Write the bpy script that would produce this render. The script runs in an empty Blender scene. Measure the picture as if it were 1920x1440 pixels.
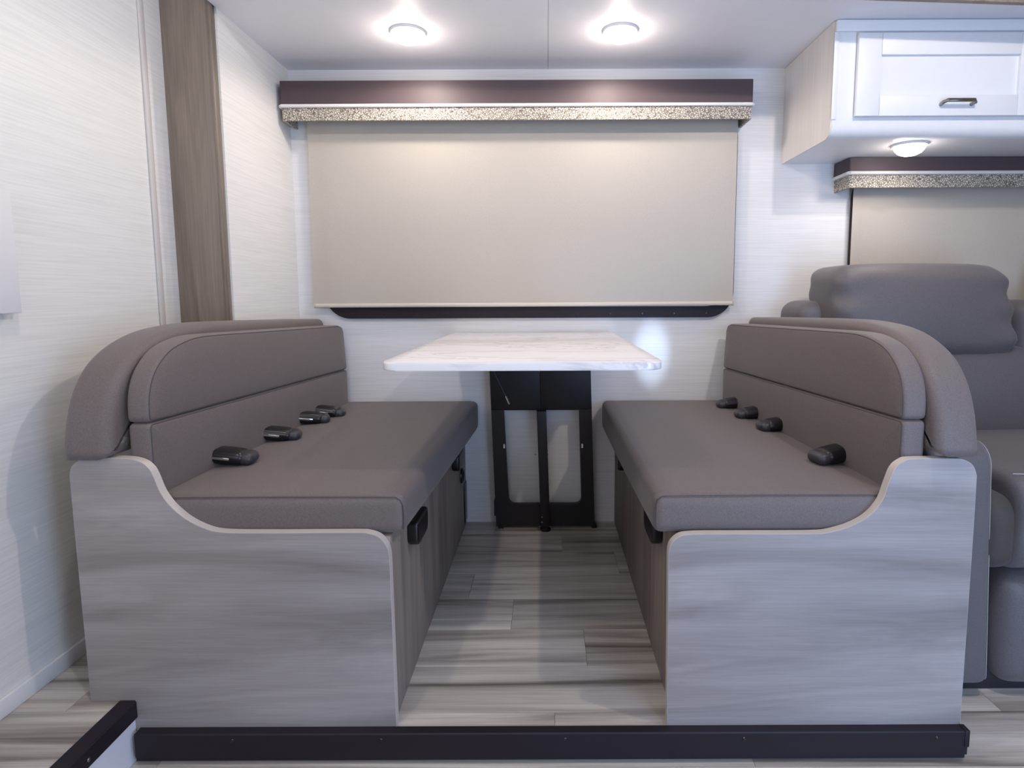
import bpy, bmesh, math, random
from mathutils import Vector, Matrix
random.seed(7)
sc = bpy.context.scene
COL = sc.collection

# ------------------------------------------------------------------ camera
cam_d = bpy.data.cameras.new('camera')
cam_d.sensor_fit = 'HORIZONTAL'
cam_d.sensor_width = 36.0
cam_d.lens = 1110.0 * 36.0 / 1920.0
cam_d.shift_x = -65.6 / 1920.0
cam_d.shift_y = -48.0 / 1920.0
cam_d.clip_start = 0.02
cam = bpy.data.objects.new('camera', cam_d)
COL.objects.link(cam)
YAW, PITCH, ROLL = 0.0002, -0.1065, -0.0041
_f = Vector((-math.sin(YAW) * math.cos(PITCH), math.cos(YAW) * math.cos(PITCH), math.sin(PITCH)))
_r = Vector((math.cos(YAW), math.sin(YAW), 0))
_u = _r.cross(_f)
_R = math.cos(ROLL) * _r + math.sin(ROLL) * _u
_U = -math.sin(ROLL) * _r + math.cos(ROLL) * _u
cam.matrix_world = Matrix(((_R.x, _U.x, -_f.x, 0.0), (_R.y, _U.y, -_f.y, -1.1359),
                           (_R.z, _U.z, -_f.z, 0.8885), (0, 0, 0, 1)))
sc.camera = cam

# ------------------------------------------------------------------ world, daylight, exposure
SKY_STRENGTH = 1.3
DOOR_POWER = 30.0
SIDE_WINDOW_POWER = 5.0
PUCK_POWER = 5.8
AISLE_POWER = 30.0
world = bpy.data.worlds.new('world')
sc.world = world
world.use_nodes = True
wbg = world.node_tree.nodes['Background']
wbg.inputs['Color'].default_value = (0.86, 0.92, 1.0, 1)
wbg.inputs['Strength'].default_value = SKY_STRENGTH
sc.view_settings.view_transform = 'Standard'
sc.view_settings.look = 'None'
sc.view_settings.gamma = 1.0
sc.view_settings.use_curve_mapping = False
sc.view_settings.exposure = -0.33
sc.cycles.max_bounces = 6
sc.cycles.diffuse_bounces = 5
sc.cycles.glossy_bounces = 3
sc.cycles.transmission_bounces = 4
sc.cycles.transparent_max_bounces = 6


def area_light(name, loc, rot, sx, sy, power, color):
    l = bpy.data.lights.new(name, 'AREA')
    l.shape = 'RECTANGLE'
    l.size, l.size_y = sx, sy
    l.energy = power
    l.color = color
    o = bpy.data.objects.new(name, l)
    o.location = loc
    o.rotation_euler = rot
    COL.objects.link(o)
    return o


FRONT_Y = -1.62            # inner face of the side of the coach behind the camera
# daylight in the open entry doorway and in the galley window behind the camera
area_light('doorway_daylight', (1.10, FRONT_Y - 0.03, 0.58), (math.radians(90), 0, 0), 0.66, 1.26, DOOR_POWER, (0.36, 0.58, 1.0))
area_light('galley_window_daylight', (-0.55, FRONT_Y - 0.03, 1.33), (math.radians(90), 0, 0), 0.80, 0.46, SIDE_WINDOW_POWER, (0.95, 0.97, 1.0))

# added narrow spot outside the doorway for the blue wall glow beside the table
glow_l = bpy.data.lights.new('wall_glow_spot', 'SPOT')
glow_l.energy = 330.0
glow_l.color = (0.55, 0.74, 1.0)
glow_l.spot_size = math.radians(4.2)
glow_l.spot_blend = 1.0
glow_l.shadow_soft_size = 0.012
glow_o = bpy.data.objects.new('wall_glow_spot', glow_l)
glow_o.location = (1.02, -1.95, 0.86)
glow_o.rotation_euler = (Vector((0.400, 1.12, 0.665)) - Vector(glow_o.location)).to_track_quat('-Z', 'Y').to_euler()
glow_o.scale = (0.75, 1.35, 1.0)
COL.objects.link(glow_o)

# ------------------------------------------------------------------ materials
def lin(c):
    c = c / 255.0
    return c / 12.92 if c <= 0.04045 else ((c + 0.055) / 1.055) ** 2.4


def rgb(r, g, b):
    return (lin(r), lin(g), lin(b), 1.0)


MATS = {}


def new_mat(name):
    m = bpy.data.materials.new(name)
    m.use_nodes = True
    nt = m.node_tree
    bs = nt.nodes['Principled BSDF']
    MATS[name] = m
    return m, nt, bs


def nd(nt, kind, **kw):
    n = nt.nodes.new(kind)
    for k, v in kw.items():
        if k in n.inputs:
            n.inputs[k].default_value = v
        else:
            setattr(n, k, v)
    return n


def coords(nt, scale, rand=False, rot=(0, 0, 0)):
    tc = nd(nt, 'ShaderNodeTexCoord')
    out = tc.outputs['Object']
    if rand:
        oi = nd(nt, 'ShaderNodeObjectInfo')
        vm = nd(nt, 'ShaderNodeVectorMath', operation='SCALE')
        vm.inputs[0].default_value = (37.0, 23.0, 11.0)
        nt.links.new(oi.outputs['Random'], vm.inputs['Scale'])
        ad = nd(nt, 'ShaderNodeVectorMath', operation='ADD')
        nt.links.new(out, ad.inputs[0])
        nt.links.new(vm.outputs[0], ad.inputs[1])
        out = ad.outputs[0]
    mp = nd(nt, 'ShaderNodeMapping')
    mp.inputs['Scale'].default_value = scale
    mp.inputs['Rotation'].default_value = rot
    nt.links.new(out, mp.inputs['Vector'])
    return mp.outputs['Vector']


def ramp(nt, fac, stops):
    r = nd(nt, 'ShaderNodeValToRGB')
    el = r.color_ramp.elements
    while len(el) < len(stops):
        el.new(0.5)
    for e, (p, c) in zip(el, stops):
        e.position = p
        e.color = c
    nt.links.new(fac, r.inputs['Fac'])
    return r.outputs['Color']


def mix(nt, a, b, fac, mode='MIX'):
    m = nd(nt, 'ShaderNodeMix', data_type='RGBA', blend_type=mode)
    for sock, val in ((m.inputs[6], a), (m.inputs[7], b)):
        if isinstance(val, tuple):
            sock.default_value = val
        else:
            nt.links.new(val, sock)
    if isinstance(fac, (int, float)):
        m.inputs[0].default_value = fac
    else:
        nt.links.new(fac, m.inputs[0])
    return m.outputs[2]


def bump(nt, bs, height, strength, dist=0.002):
    b = nd(nt, 'ShaderNodeBump')
    b.inputs['Strength'].default_value = strength
    b.inputs['Distance'].default_value = dist
    nt.links.new(height, b.inputs['Height'])
    nt.links.new(b.outputs['Normal'], bs.inputs['Normal'])


def plain(name, col, rough=0.5, metal=0.0, spec=0.5):
    m, nt, bs = new_mat(name)
    bs.inputs['Base Color'].default_value = col
    bs.inputs['Roughness'].default_value = rough
    bs.inputs['Metallic'].default_value = metal
    bs.inputs['Specular IOR Level'].default_value = spec
    n = nd(nt, 'ShaderNodeTexNoise', Scale=35.0, Detail=0.0)
    nt.links.new(coords(nt, (1, 1, 1)), n.inputs['Vector'])
    a = tuple(x * 0.994 for x in col[:3]) + (1,)
    b = tuple(min(1.0, x * 1.006) for x in col[:3]) + (1,)
    nt.links.new(ramp(nt, n.outputs['Fac'], [(0.3, a), (0.7, b)]), bs.inputs['Base Color'])
    return m


def wood(name, dark, mid, light, axis, along=0.9, cross=13.0, rough=0.45, rand=False, contrast=1.0, tone=0.0, fine=0.75):
    """printed laminate: long streaks with cathedral swirls along one axis"""
    m, nt, bs = new_mat(name)
    s1 = [cross] * 3
    s1[axis] = along
    s2 = [cross * 22] * 3
    s2[axis] = along * 5
    v1 = coords(nt, s1, rand)
    v2 = coords(nt, s2, rand)
    warp = nd(nt, 'ShaderNodeTexNoise', Scale=0.6, Detail=2.0)
    nt.links.new(v1, warp.inputs['Vector'])
    wv = nd(nt, 'ShaderNodeVectorMath', operation='MULTIPLY_ADD')
    wv.inputs[1].default_value = (1.4, 1.4, 1.4)
    nt.links.new(warp.outputs['Color'], wv.inputs[0])
    nt.links.new(v1, wv.inputs[2])
    n1 = nd(nt, 'ShaderNodeTexNoise', Scale=1.0, Detail=5.0, Roughness=0.58, Distortion=0.7)
    nt.links.new(wv.outputs[0], n1.inputs['Vector'])
    n2 = nd(nt, 'ShaderNodeTexNoise', Scale=1.0, Detail=2.0, Roughness=0.6)
    nt.links.new(v2, n2.inputs['Vector'])
    lo, hi = 0.5 - 0.17 / contrast, 0.5 + 0.17 / contrast
    c1 = ramp(nt, n1.outputs['Fac'], [(lo, dark), (0.5, mid), (hi, light)])
    c2 = ramp(nt, n2.outputs['Fac'], [(0.3, (0.80, 0.80, 0.80, 1)), (0.7, (1.12, 1.12, 1.12, 1))])
    col = mix(nt, c1, c2, fine, 'MULTIPLY')
    if rand:
        oi = nd(nt, 'ShaderNodeObjectInfo')
        t = ramp(nt, oi.outputs['Random'], [(0.0, (1 - tone, 1 - tone, 1 - tone, 1)), (1.0, (1 + tone, 1 + tone, 1 + tone, 1))])
        col = mix(nt, col, t, 1.0, 'MULTIPLY')
    nt.links.new(col, bs.inputs['Base Color'])
    bs.inputs['Roughness'].default_value = rough
    return m


def fabric(name, col, rough=0.62, weave=900.0, sheen=0.15, amount=0.10):
    m, nt, bs = new_mat(name)
    v = coords(nt, (1, 1, 1))
    n = nd(nt, 'ShaderNodeTexNoise', Scale=420.0, Detail=3.0, Roughness=0.7)
    nt.links.new(v, n.inputs['Vector'])
    big = nd(nt, 'ShaderNodeTexNoise', Scale=5.0, Detail=3.0)
    nt.links.new(v, big.inputs['Vector'])
    k = 1 - amount * 2
    hi = 1 + amount * 2
    c = ramp(nt, n.outputs['Fac'], [(0.3, tuple(x * k for x in col[:3]) + (1,)), (0.7, tuple(min(1, x * hi) for x in col[:3]) + (1,))])
    nt.links.new(c, bs.inputs['Base Color'])
    bs.inputs['Roughness'].default_value = rough
    bs.inputs['Sheen Weight'].default_value = sheen
    bs.inputs['Sheen Roughness'].default_value = 0.5
    ad = nd(nt, 'ShaderNodeMath', operation='MULTIPLY_ADD')
    ad.inputs[1].default_value = 6.0
    nt.links.new(big.outputs['Fac'], ad.inputs[0])
    nt.links.new(n.outputs['Fac'], ad.inputs[2])
    bump(nt, bs, ad.outputs[0], 0.22, 0.0016)
    return m


def linen_wall(name, col, axis, rough, spec=0.5):
    """vinyl wall board printed with fine horizontal linen threads"""
    m, nt, bs = new_mat(name)
    s = [5.0] * 3
    s[2] = 240.0
    v = coords(nt, tuple(s), rot=(0.02, 0.02, 0))
    n = nd(nt, 'ShaderNodeTexNoise', Scale=1.0, Detail=2.0, Roughness=0.65)
    nt.links.new(v, n.inputs['Vector'])
    a = tuple(x * 0.95 for x in col[:3]) + (1,)
    b = tuple(min(1, x * 1.04) for x in col[:3]) + (1,)
    nt.links.new(ramp(nt, n.outputs['Fac'], [(0.33, a), (0.62, b)]), bs.inputs['Base Color'])
    bs.inputs['Roughness'].default_value = rough
    bs.inputs['Specular IOR Level'].default_value = spec
    return m


linen_wall('linen_white', rgb(222, 221, 222), 0, 0.42)
linen_wall('linen_side', rgb(229, 228, 225), 1, 0.50)
plain('ceiling_white', rgb(238, 237, 242), 0.5)
plain('trim_white', rgb(232, 232, 234), 0.35)
plain('mold_grey', rgb(198, 194, 191), 0.5)
plain('riser_white', rgb(222, 226, 236), 0.4)
plain('black_trim', rgb(34, 28, 36), 0.5, spec=0.3)
plain('black_metal', rgb(20, 14, 20), 0.5)
plain('black_plastic', rgb(20, 18, 22), 0.28)
plain('grey_plastic', rgb(52, 50, 56), 0.40)
plain('nickel', rgb(150, 146, 142), 0.28, 1.0)
plain('chrome', rgb(210, 210, 214), 0.12, 1.0)
plain('screw_black', rgb(60, 56, 62), 0.25, 0.6)
plain('valance_dark', rgb(80, 68, 72), 0.52, spec=0.35)
plain('piping_white', rgb(226, 222, 220), 0.5)
plain('edge_band', rgb(196, 188, 182), 0.45)
plain('cabinet_white', rgb(234, 236, 240), 0.32)
plain('sofa_base', rgb(34, 32, 38), 0.7)
plain('stitch_light', rgb(176, 174, 178), 0.6)
plain('seam_dark', rgb(74, 69, 71), 0.7)
plain('hem_grey', rgb(205, 197, 186), 0.4)
plain('door_paint', rgb(225, 226, 228), 0.4)
wood('panel_laminate', rgb(122, 115, 113), rgb(149, 142, 140), rgb(166, 159, 157), 0, 1.3, 11.0, 0.42, contrast=0.78, fine=0.42)
wood('base_laminate', rgb(104, 92, 86), rgb(132, 119, 111), rgb(152, 140, 131), 2, 1.0, 11.0, 0.45, contrast=0.8)
wood('post_laminate', rgb(104, 93, 83), rgb(129, 117, 105), rgb(146, 133, 120), 2, 0.9, 10.0, 0.45, contrast=0.85)
wood('pale_laminate', rgb(212, 206, 201), rgb(222, 217, 213), rgb(230, 226, 223), 2, 1.0, 6.0, 0.45, contrast=0.55, fine=0.25)
wood('floor_vinyl', rgb(118, 109, 102), rgb(190, 182, 174), rgb(220, 213, 205), 0, 0.85, 15.0, 0.33, rand=True, contrast=0.95, tone=0.07)
fabric('bench_fabric', rgb(103, 93, 91))
fabric('sofa_fabric', rgb(96, 91, 93), 0.55)
fabric('sofa_dark', rgb(66, 60, 55), 0.7)


def _marble():
    m, nt, bs = new_mat('marble_laminate')
    v = coords(nt, (1.8, 6.0, 2.0), rot=(0, 0, 0.10))
    n = nd(nt, 'ShaderNodeTexNoise', Scale=1.5, Detail=6.0, Roughness=0.62, Distortion=1.1)
    nt.links.new(v, n.inputs['Vector'])
    c = ramp(nt, n.outputs['Fac'], [(0.0, rgb(226, 222, 223)), (0.45, rgb(232, 229, 230)), (0.497, rgb(205, 200, 202)), (0.515, rgb(231, 228, 229)), (1.0, rgb(226, 222, 223))])
    nt.links.new(c, bs.inputs['Base Color'])
    bs.inputs['Roughness'].default_value = 0.22


_marble()


def _weave():
    """cream and black basket weave trimming"""
    m, nt, bs = new_mat('woven_band')
    v = coords(nt, (1, 1, 1))
    vo = nd(nt, 'ShaderNodeTexVoronoi', Scale=150.0, feature='DISTANCE_TO_EDGE')
    nt.links.new(v, vo.inputs['Vector'])
    c = ramp(nt, vo.outputs['Distance'], [(0.04, rgb(96, 88, 80)), (0.20, rgb(212, 204, 190))])
    nt.links.new(c, bs.inputs['Base Color'])
    bs.inputs['Roughness'].default_value = 0.7
    bump(nt, bs, vo.outputs['Distance'], 0.5, 0.003)


_weave()


def _shade():
    m, nt, bs = new_mat('shade_cloth')
    v = coords(nt, (420, 420, 420))
    n = nd(nt, 'ShaderNodeTexNoise', Scale=1.0, Detail=2.0)
    nt.links.new(v, n.inputs['Vector'])
    c = ramp(nt, n.outputs['Fac'], [(0.3, rgb(192, 184, 174)), (0.7, rgb(200, 192, 182))])
    nt.links.new(c, bs.inputs['Base Color'])
    bs.inputs['Roughness'].default_value = 0.42
    tr = nd(nt, 'ShaderNodeBsdfTranslucent')
    nt.links.new(c, tr.inputs['Color'])
    mx = nd(nt, 'ShaderNodeMixShader')
    mx.inputs[0].default_value = 0.18
    nt.links.new(bs.outputs[0], mx.inputs[1])
    nt.links.new(tr.outputs[0], mx.inputs[2])
    nt.links.new(mx.outputs[0], nt.nodes['Material Output'].inputs['Surface'])


_shade()


def _glass():
    m, nt, bs = new_mat('window_glass')
    tp = nd(nt, 'ShaderNodeBsdfTransparent')
    tp.inputs['Color'].default_value = (0.75, 0.80, 0.82, 1)
    gl = nd(nt, 'ShaderNodeBsdfGlossy')
    gl.inputs['Roughness'].default_value = 0.02
    fr = nd(nt, 'ShaderNodeFresnel')
    mx = nd(nt, 'ShaderNodeMixShader')
    nt.links.new(fr.outputs[0], mx.inputs[0])
    nt.links.new(tp.outputs[0], mx.inputs[1])
    nt.links.new(gl.outputs[0], mx.inputs[2])
    nt.links.new(mx.outputs[0], nt.nodes['Material Output'].inputs['Surface'])


_glass()


def _lens():
    m, nt, bs = new_mat('lamp_lens')
    bs.inputs['Base Color'].default_value = (1, 0.97, 0.93, 1)
    bs.inputs['Emission Color'].default_value = (1.0, 0.90, 0.80, 1)
    bs.inputs['Emission Strength'].default_value = 22.0


_lens()

# ------------------------------------------------------------------ mesh helpers
WLOC = {}


def finish(name, me, mat, parent=None, loc=None, smooth=False):
    """vertices of ME are in world space; put the origin at LOC (or the parent's)"""
    if parent is not None:
        base = WLOC[parent.name]
    elif loc is not None:
        base = Vector(loc)
    else:
        xs = [v.co for v in me.vertices]
        base = Vector(((min(p.x for p in xs) + max(p.x for p in xs)) / 2, (min(p.y for p in xs) + max(p.y for p in xs)) / 2, min(p.z for p in xs)))
    me.transform(Matrix.Translation(-base))
    me.materials.append(MATS[mat] if isinstance(mat, str) else mat)
    if smooth:
        me.polygons.foreach_set('use_smooth', [True] * len(me.polygons))
        if smooth != 'all':
            me.set_sharp_from_angle(angle=math.radians(35))
    o = bpy.data.objects.new(name, me)
    COL.objects.link(o)
    if parent is not None:
        o.parent = parent
    else:
        o.location = base
    WLOC[o.name] = base
    return o


def from_bm(name, bm, mat, parent=None, loc=None, smooth=False):
    bmesh.ops.recalc_face_normals(bm, faces=bm.faces)
    me = bpy.data.meshes.new(name)
    bm.to_mesh(me)
    bm.free()
    return finish(name, me, mat, parent, loc, smooth)


def thing(name, loc, label, cat, group=None):
    o = bpy.data.objects.new(name, None)
    o.empty_display_size = 0.05
    o.location = loc
    COL.objects.link(o)
    WLOC[o.name] = Vector(loc)
    tag(o, label, cat, group)
    return o


def tag(o, label, cat, group=None):
    o['label'] = label
    o['category'] = cat
    if group:
        o['group'] = group
    return o


def struct(o):
    o['kind'] = 'structure'
    return o


def bm_box(x0, x1, y0, y1, z0, z1, bev=0.0, seg=2):
    bm = bmesh.new()
    bmesh.ops.create_cube(bm, size=1.0)
    for v in bm.verts:
        v.co = Vector(((x0 + x1) / 2 + v.co.x * (x1 - x0), (y0 + y1) / 2 + v.co.y * (y1 - y0), (z0 + z1) / 2 + v.co.z * (z1 - z0)))
    if bev:
        bmesh.ops.bevel(bm, geom=list(bm.edges), offset=bev, segments=seg, profile=0.5, affect='EDGES')
    return bm


def box(name, x0, x1, y0, y1, z0, z1, mat, parent=None, bev=0.0, seg=2, loc=None):
    return from_bm(name, bm_box(x0, x1, y0, y1, z0, z1, bev, seg), mat, parent, loc, smooth=bool(bev))


def rpoly(pts, radii, seg=6):
    """polygon with rounded corners, counter-clockwise or clockwise alike"""
    n = len(pts)
    out = []
    for i in range(n):
        p = Vector(pts[i])
        a = Vector(pts[i - 1]) - p
        b = Vector(pts[(i + 1) % n]) - p
        r = radii[i] if isinstance(radii, (list, tuple)) else radii
        if r <= 0:
            out.append((p.x, p.y))
            continue
        a.normalize()
        b.normalize()
        ang = a.angle(b)
        d = r / math.tan(ang / 2)
        c = p + (a + b).normalized() * (r / math.sin(ang / 2))
        s = p + a * d - c
        e = p + b * d - c
        t0 = math.atan2(s.y, s.x)
        t1 = math.atan2(e.y, e.x)
        dt = (t1 - t0 + math.pi) % (2 * math.pi) - math.pi
        for k in range(seg + 1):
            t = t0 + dt * k / seg
            out.append((c.x + r * math.cos(t), c.y + r * math.sin(t)))
    return out


def place(axis, a, b, h):
    """2-D (a,b) on the plane across AXIS at height H -> world"""
    if axis == 'X':
        return Vector((h, a, b))
    if axis == 'Y':
        return Vector((a, h, b))
    return Vector((a, b, h))


def bm_prism(poly, axis, h0, h1, bev=0.0, seg=2):
    bm = bmesh.new()
    v0 = [bm.verts.new(place(axis, a, b, h0)) for a, b in poly]
    v1 = [bm.verts.new(place(axis, a, b, h1)) for a, b in poly]
    n = len(poly)
    f0 = bm.faces.new(v0)
    f1 = bm.faces.new(v1[::-1])
    for i in range(n):
        bm.faces.new((v0[i], v0[(i + 1) % n], v1[(i + 1) % n], v1[i]))
    if bev:
        es = list(set(f0.edges) | set(f1.edges))
        bmesh.ops.bevel(bm, geom=es, offset=bev, segments=seg, profile=0.5, affect='EDGES')
    return bm


def prism(name, poly, axis, h0, h1, mat, parent=None, bev=0.0, seg=2, loc=None):
    return from_bm(name, bm_prism(poly, axis, h0, h1, bev, seg), mat, parent, loc, smooth=True)


def ring_plate(name, outer, inner, axis, h0, h1, mat, parent=None):
    """a closed frame: outer and inner outlines with the same number of points"""
    bm = bmesh.new()
    n = len(outer)
    lay = []
    for h in (h0, h1):
        lay.append(([bm.verts.new(place(axis, a, b, h)) for a, b in outer], [bm.verts.new(place(axis, a, b, h)) for a, b in inner]))
    for i in range(n):
        j = (i + 1) % n
        for (o_, i_) in lay:
            bm.faces.new((o_[i], o_[j], i_[j], i_[i]))
        bm.faces.new((lay[0][0][i], lay[0][0][j], lay[1][0][j], lay[1][0][i]))
        bm.faces.new((lay[0][1][i], lay[0][1][j], lay[1][1][j], lay[1][1][i]))
    return from_bm(name, bm, mat, parent, smooth=True)


def bm_tube(path, r, seg=8, closed=False):
    bm = bmesh.new()
    P = [Vector(p) for p in path]
    n = len(P)
    rings = []
    up = None
    for i, p in enumerate(P):
        if closed:
            t = P[(i + 1) % n] - P[i - 1]
        else:
            t = P[min(i + 1, n - 1)] - P[max(i - 1, 0)]
        t.normalize()
        if up is None:
            up = t.orthogonal().normalized()
        up = (up - t * up.dot(t)).normalized()
        side = t.cross(up)
        rings.append([bm.verts.new(p + (up * math.cos(2 * math.pi * k / seg) + side * math.sin(2 * math.pi * k / seg)) * r) for k in range(seg)])
    for i in range(n if closed else n - 1):
        a, b = rings[i], rings[(i + 1) % n]
        for k in range(seg):
            bm.faces.new((a[k], a[(k + 1) % seg], b[(k + 1) % seg], b[k]))
    if not closed:
        bm.faces.new(rings[0])
        bm.faces.new(rings[-1][::-1])
    return bm


def tube(name, path, r, mat, parent=None, seg=8, closed=False):
    return from_bm(name, bm_tube(path, r, seg, closed), mat, parent, smooth=True)


def bm_lathe(profile, center, axis='Z', seg=32):
    bm = bmesh.new()
    rings = []
    for r, h in profile:
        if r < 1e-6:
            rings.append([bm.verts.new(Vector(center) + place(axis, 0, 0, h))])
        else:
            rings.append([bm.verts.new(Vector(center) + place(axis, r * math.cos(2 * math.pi * k / seg), r * math.sin(2 * math.pi * k / seg), h)) for k in range(seg)])
    for a, b in zip(rings, rings[1:]):
        for k in range(seg):
            l = (k + 1) % seg
            if len(a) == 1 and len(b) == 1:
                continue
            if len(a) == 1:
                bm.faces.new((a[0], b[k], b[l]))
            elif len(b) == 1:
                bm.faces.new((a[k], a[l], b[0]))
            else:
                bm.faces.new((a[k], a[l], b[l], b[k]))
    return bm


def lathe(name, profile, center, mat, parent=None, axis='Z', seg=32):
    return from_bm(name, bm_lathe(profile, center, axis, seg), mat, parent, smooth=True)


def resample(poly, step):
    out = []
    n = len(poly)
    for i in range(n):
        a, b = Vector(poly[i]), Vector(poly[(i + 1) % n])
        k = max(1, int(math.ceil((b - a).length / step)))
        for j in range(k):
            p = a.lerp(b, j / k)
            out.append((p.x, p.y))
    return out


def inset(poly, d):
    n = len(poly)
    area = sum(poly[i][0] * poly[(i + 1) % n][1] - poly[(i + 1) % n][0] * poly[i][1] for i in range(n))
    s = 1 if area > 0 else -1
    out = []
    for i in range(n):
        a, b, c = Vector(poly[i - 1]), Vector(poly[i]), Vector(poly[(i + 1) % n])
        e1, e2 = (b - a), (c - b)
        if e1.length < 1e-7:
            e1 = e2
        if e2.length < 1e-7:
            e2 = e1
        n1 = Vector((-e1.y, e1.x)).normalized() * s
        n2 = Vector((-e2.y, e2.x)).normalized() * s
        m = (n1 + n2).normalized()
        k = 1 / max(0.5, m.dot(n1))
        out.append((b.x + m.x * d * k, b.y + m.y * d * k))
    return out


def bm_pad(poly, axis, h0, h1, r, bulge=0.0, seg=5, warp=None, step=0.03):
    """upholstered slab: outline POLY, rounded rims of radius R at both ends and a domed face at h1"""
    poly = resample(poly, step)
    n = len(poly)
    cx = sum(p[0] for p in poly) / n
    cy = sum(p[1] for p in poly) / n
    sg = 1 if h1 > h0 else -1
    L = []
    for k in range(seg + 1):
        t = math.pi / 2 * k / seg
        L.append((inset(poly, r * (1 - math.sin(t))), h0 + sg * r * (1 - math.cos(t))))
    for k in range(seg + 1):
        t = math.pi / 2 * k / seg
        L.append((inset(poly, r * (1 - math.cos(t))), h1 - sg * r * (1 - math.sin(t))))
    rim = L[-1]
    xs_, ys_ = [p[0] for p in rim[0]], [p[1] for p in rim[0]]
    wx, wy = max(xs_) - min(xs_), max(ys_) - min(ys_)
    hw = min(wx, wy) / 2
    mx_, my_ = (max(xs_) + min(xs_)) / 2, (max(ys_) + min(ys_)) / 2

    def target(p):
        # nearest point of the outline's middle line
        return (max(min(xs_) + hw, min(max(xs_) - hw, p[0])) if wx > wy else mx_, max(min(ys_) + hw, min(max(ys_) - hw, p[1])) if wy > wx else my_)

    for q in (0.1, 0.22, 0.4, 0.6, 0.8, 0.9):
        pts = []
        for p in rim[0]:
            t_ = target(p)
            pts.append((p[0] + (t_[0] - p[0]) * q, p[1] + (t_[1] - p[1]) * q))
        L.append((pts, rim[1] + sg * bulge * (1 - (1 - q) ** 3)))
    bm = bmesh.new()
    W = warp or (lambda v: v)
    rings = [[bm.verts.new(W(place(axis, a, b, h))) for a, b in pts] for pts, h in L]
    for a, b in zip(rings, rings[1:]):
        for i in range(n):
            j = (i + 1) % n
            bm.faces.new((a[i], a[j], b[j], b[i]))
    bm.faces.new(rings[0][::-1])
    bm.faces.new(rings[-1])
    k = 2 * seg + 1 - seg // 2
    seam = [v.co.copy() for v in rings[k]]
    return bm, seam


def pad(name, poly, axis, h0, h1, r, mat, parent=None, bulge=0.0, seg=5, warp=None, step=0.03):
    bm, seam = bm_pad(poly, axis, h0, h1, r, bulge, seg, warp, step)
    return from_bm(name, bm, mat, parent, smooth='all'), seam


def bm_soft(x0, x1, y0, y1, z0, z1, r, n=(16, 16, 8), crown=(0, 0, 0), warp=None):
    """rounded box on a grid with domed sides: crown = how far the +-X, +-Y, +-Z faces bulge"""
    c = Vector(((x0 + x1) / 2, (y0 + y1) / 2, (z0 + z1) / 2))
    h = Vector(((x1 - x0) / 2, (y1 - y0) / 2, (z1 - z0) / 2))
    bm = bmesh.new()
    cache = {}

    def par(i, m, hh):
        # concentrate samples at the rims
        t = i / m
        a = min(0.45, r / (2 * hh) * 1.05)
        e = max(2, m // 4)
        if i <= e:
            return -1 + 2 * a * i / e
        if i >= m - e:
            return 1 - 2 * a * (m - i) / e
        return -1 + 2 * (a + (1 - 2 * a) * (i - e) / (m - 2 * e))

    def vert(i, j, k):
        key = (i, j, k)
        if key in cache:
            return cache[key]
        p = Vector((par(i, n[0], h.x) * h.x, par(j, n[1], h.y) * h.y, par(k, n[2], h.z) * h.z))
        q = Vector([max(-(h[a] - r), min(h[a] - r, p[a])) for a in range(3)])
        d = p - q
        if d.length > 1e-9:
            d = d.normalized() * r
        s = q + d
        u = [s[a] / h[a] for a in range(3)]
        g = [max(0.0, 1 - u[a] * u[a]) for a in range(3)]
        s.x += crown[0] * u[0] * g[1] * g[2]
        s.y += crown[1] * u[1] * g[0] * g[2]
        s.z += crown[2] * u[2] * g[0] * g[1]
        w = c + s
        if warp:
            w = warp(w)
        cache[key] = bm.verts.new(w)
        return cache[key]

    for a, b, cc in ((0, 1, 2), (1, 2, 0), (2, 0, 1)):
        for side in (0, n[cc]):
            for i in range(n[a]):
                for j in range(n[b]):
                    q = []
                    for di, dj in ((0, 0), (1, 0), (1, 1), (0, 1)):
                        idx = [0, 0, 0]
                        idx[a], idx[b], idx[cc] = i + di, j + dj, side
                        q.append(vert(*idx))
                    bm.faces.new(q)
    return bm


def soft(name, x0, x1, y0, y1, z0, z1, r, mat, parent=None, n=(16, 16, 8), crown=(0, 0, 0), warp=None):
    return from_bm(name, bm_soft(x0, x1, y0, y1, z0, z1, r, n, crown, warp), mat, parent, smooth='all')


def wall_holes(name, axis, a0, a1, z0, z1, h0, h1, holes, mat):
    """wall slab across AXIS with rectangular openings (a0,a1,z0,z1)"""
    A = sorted(set([a0, a1] + [q for ho in holes for q in ho[:2]]))
    Z = sorted(set([z0, z1] + [q for ho in holes for q in ho[2:]]))
    bm = bmesh.new()
    cache = {}

    def v(i, k, s):
        key = (i, k, s)
        if key not in cache:
            cache[key] = bm.verts.new(place(axis, A[i], Z[k], (h0, h1)[s]))
        return cache[key]

    def solid(i, k):
        if i < 0 or k < 0 or i >= len(A) - 1 or k >= len(Z) - 1:
            return False
        ca, cz = (A[i] + A[i + 1]) / 2, (Z[k] + Z[k + 1]) / 2
        return not any(ho[0] < ca < ho[1] and ho[2] < cz < ho[3] for ho in holes)

    for i in range(len(A) - 1):
        for k in range(len(Z) - 1):
            if not solid(i, k):
                continue
            for s in (0, 1):
                bm.faces.new((v(i, k, s), v(i + 1, k, s), v(i + 1, k + 1, s), v(i, k + 1, s)))
            for (ni, nk, e) in ((i - 1, k, ((i, k), (i, k + 1))), (i + 1, k, ((i + 1, k), (i + 1, k + 1))), (i, k - 1, ((i, k), (i + 1, k))), (i, k + 1, ((i, k + 1), (i + 1, k + 1)))):
                if not solid(ni, nk):
                    (p, q), (r_, t_) = e
                    bm.faces.new((v(p, q, 0), v(r_, t_, 0), v(r_, t_, 1), v(p, q, 1)))
    return struct(from_bm(name, bm, mat))


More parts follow.
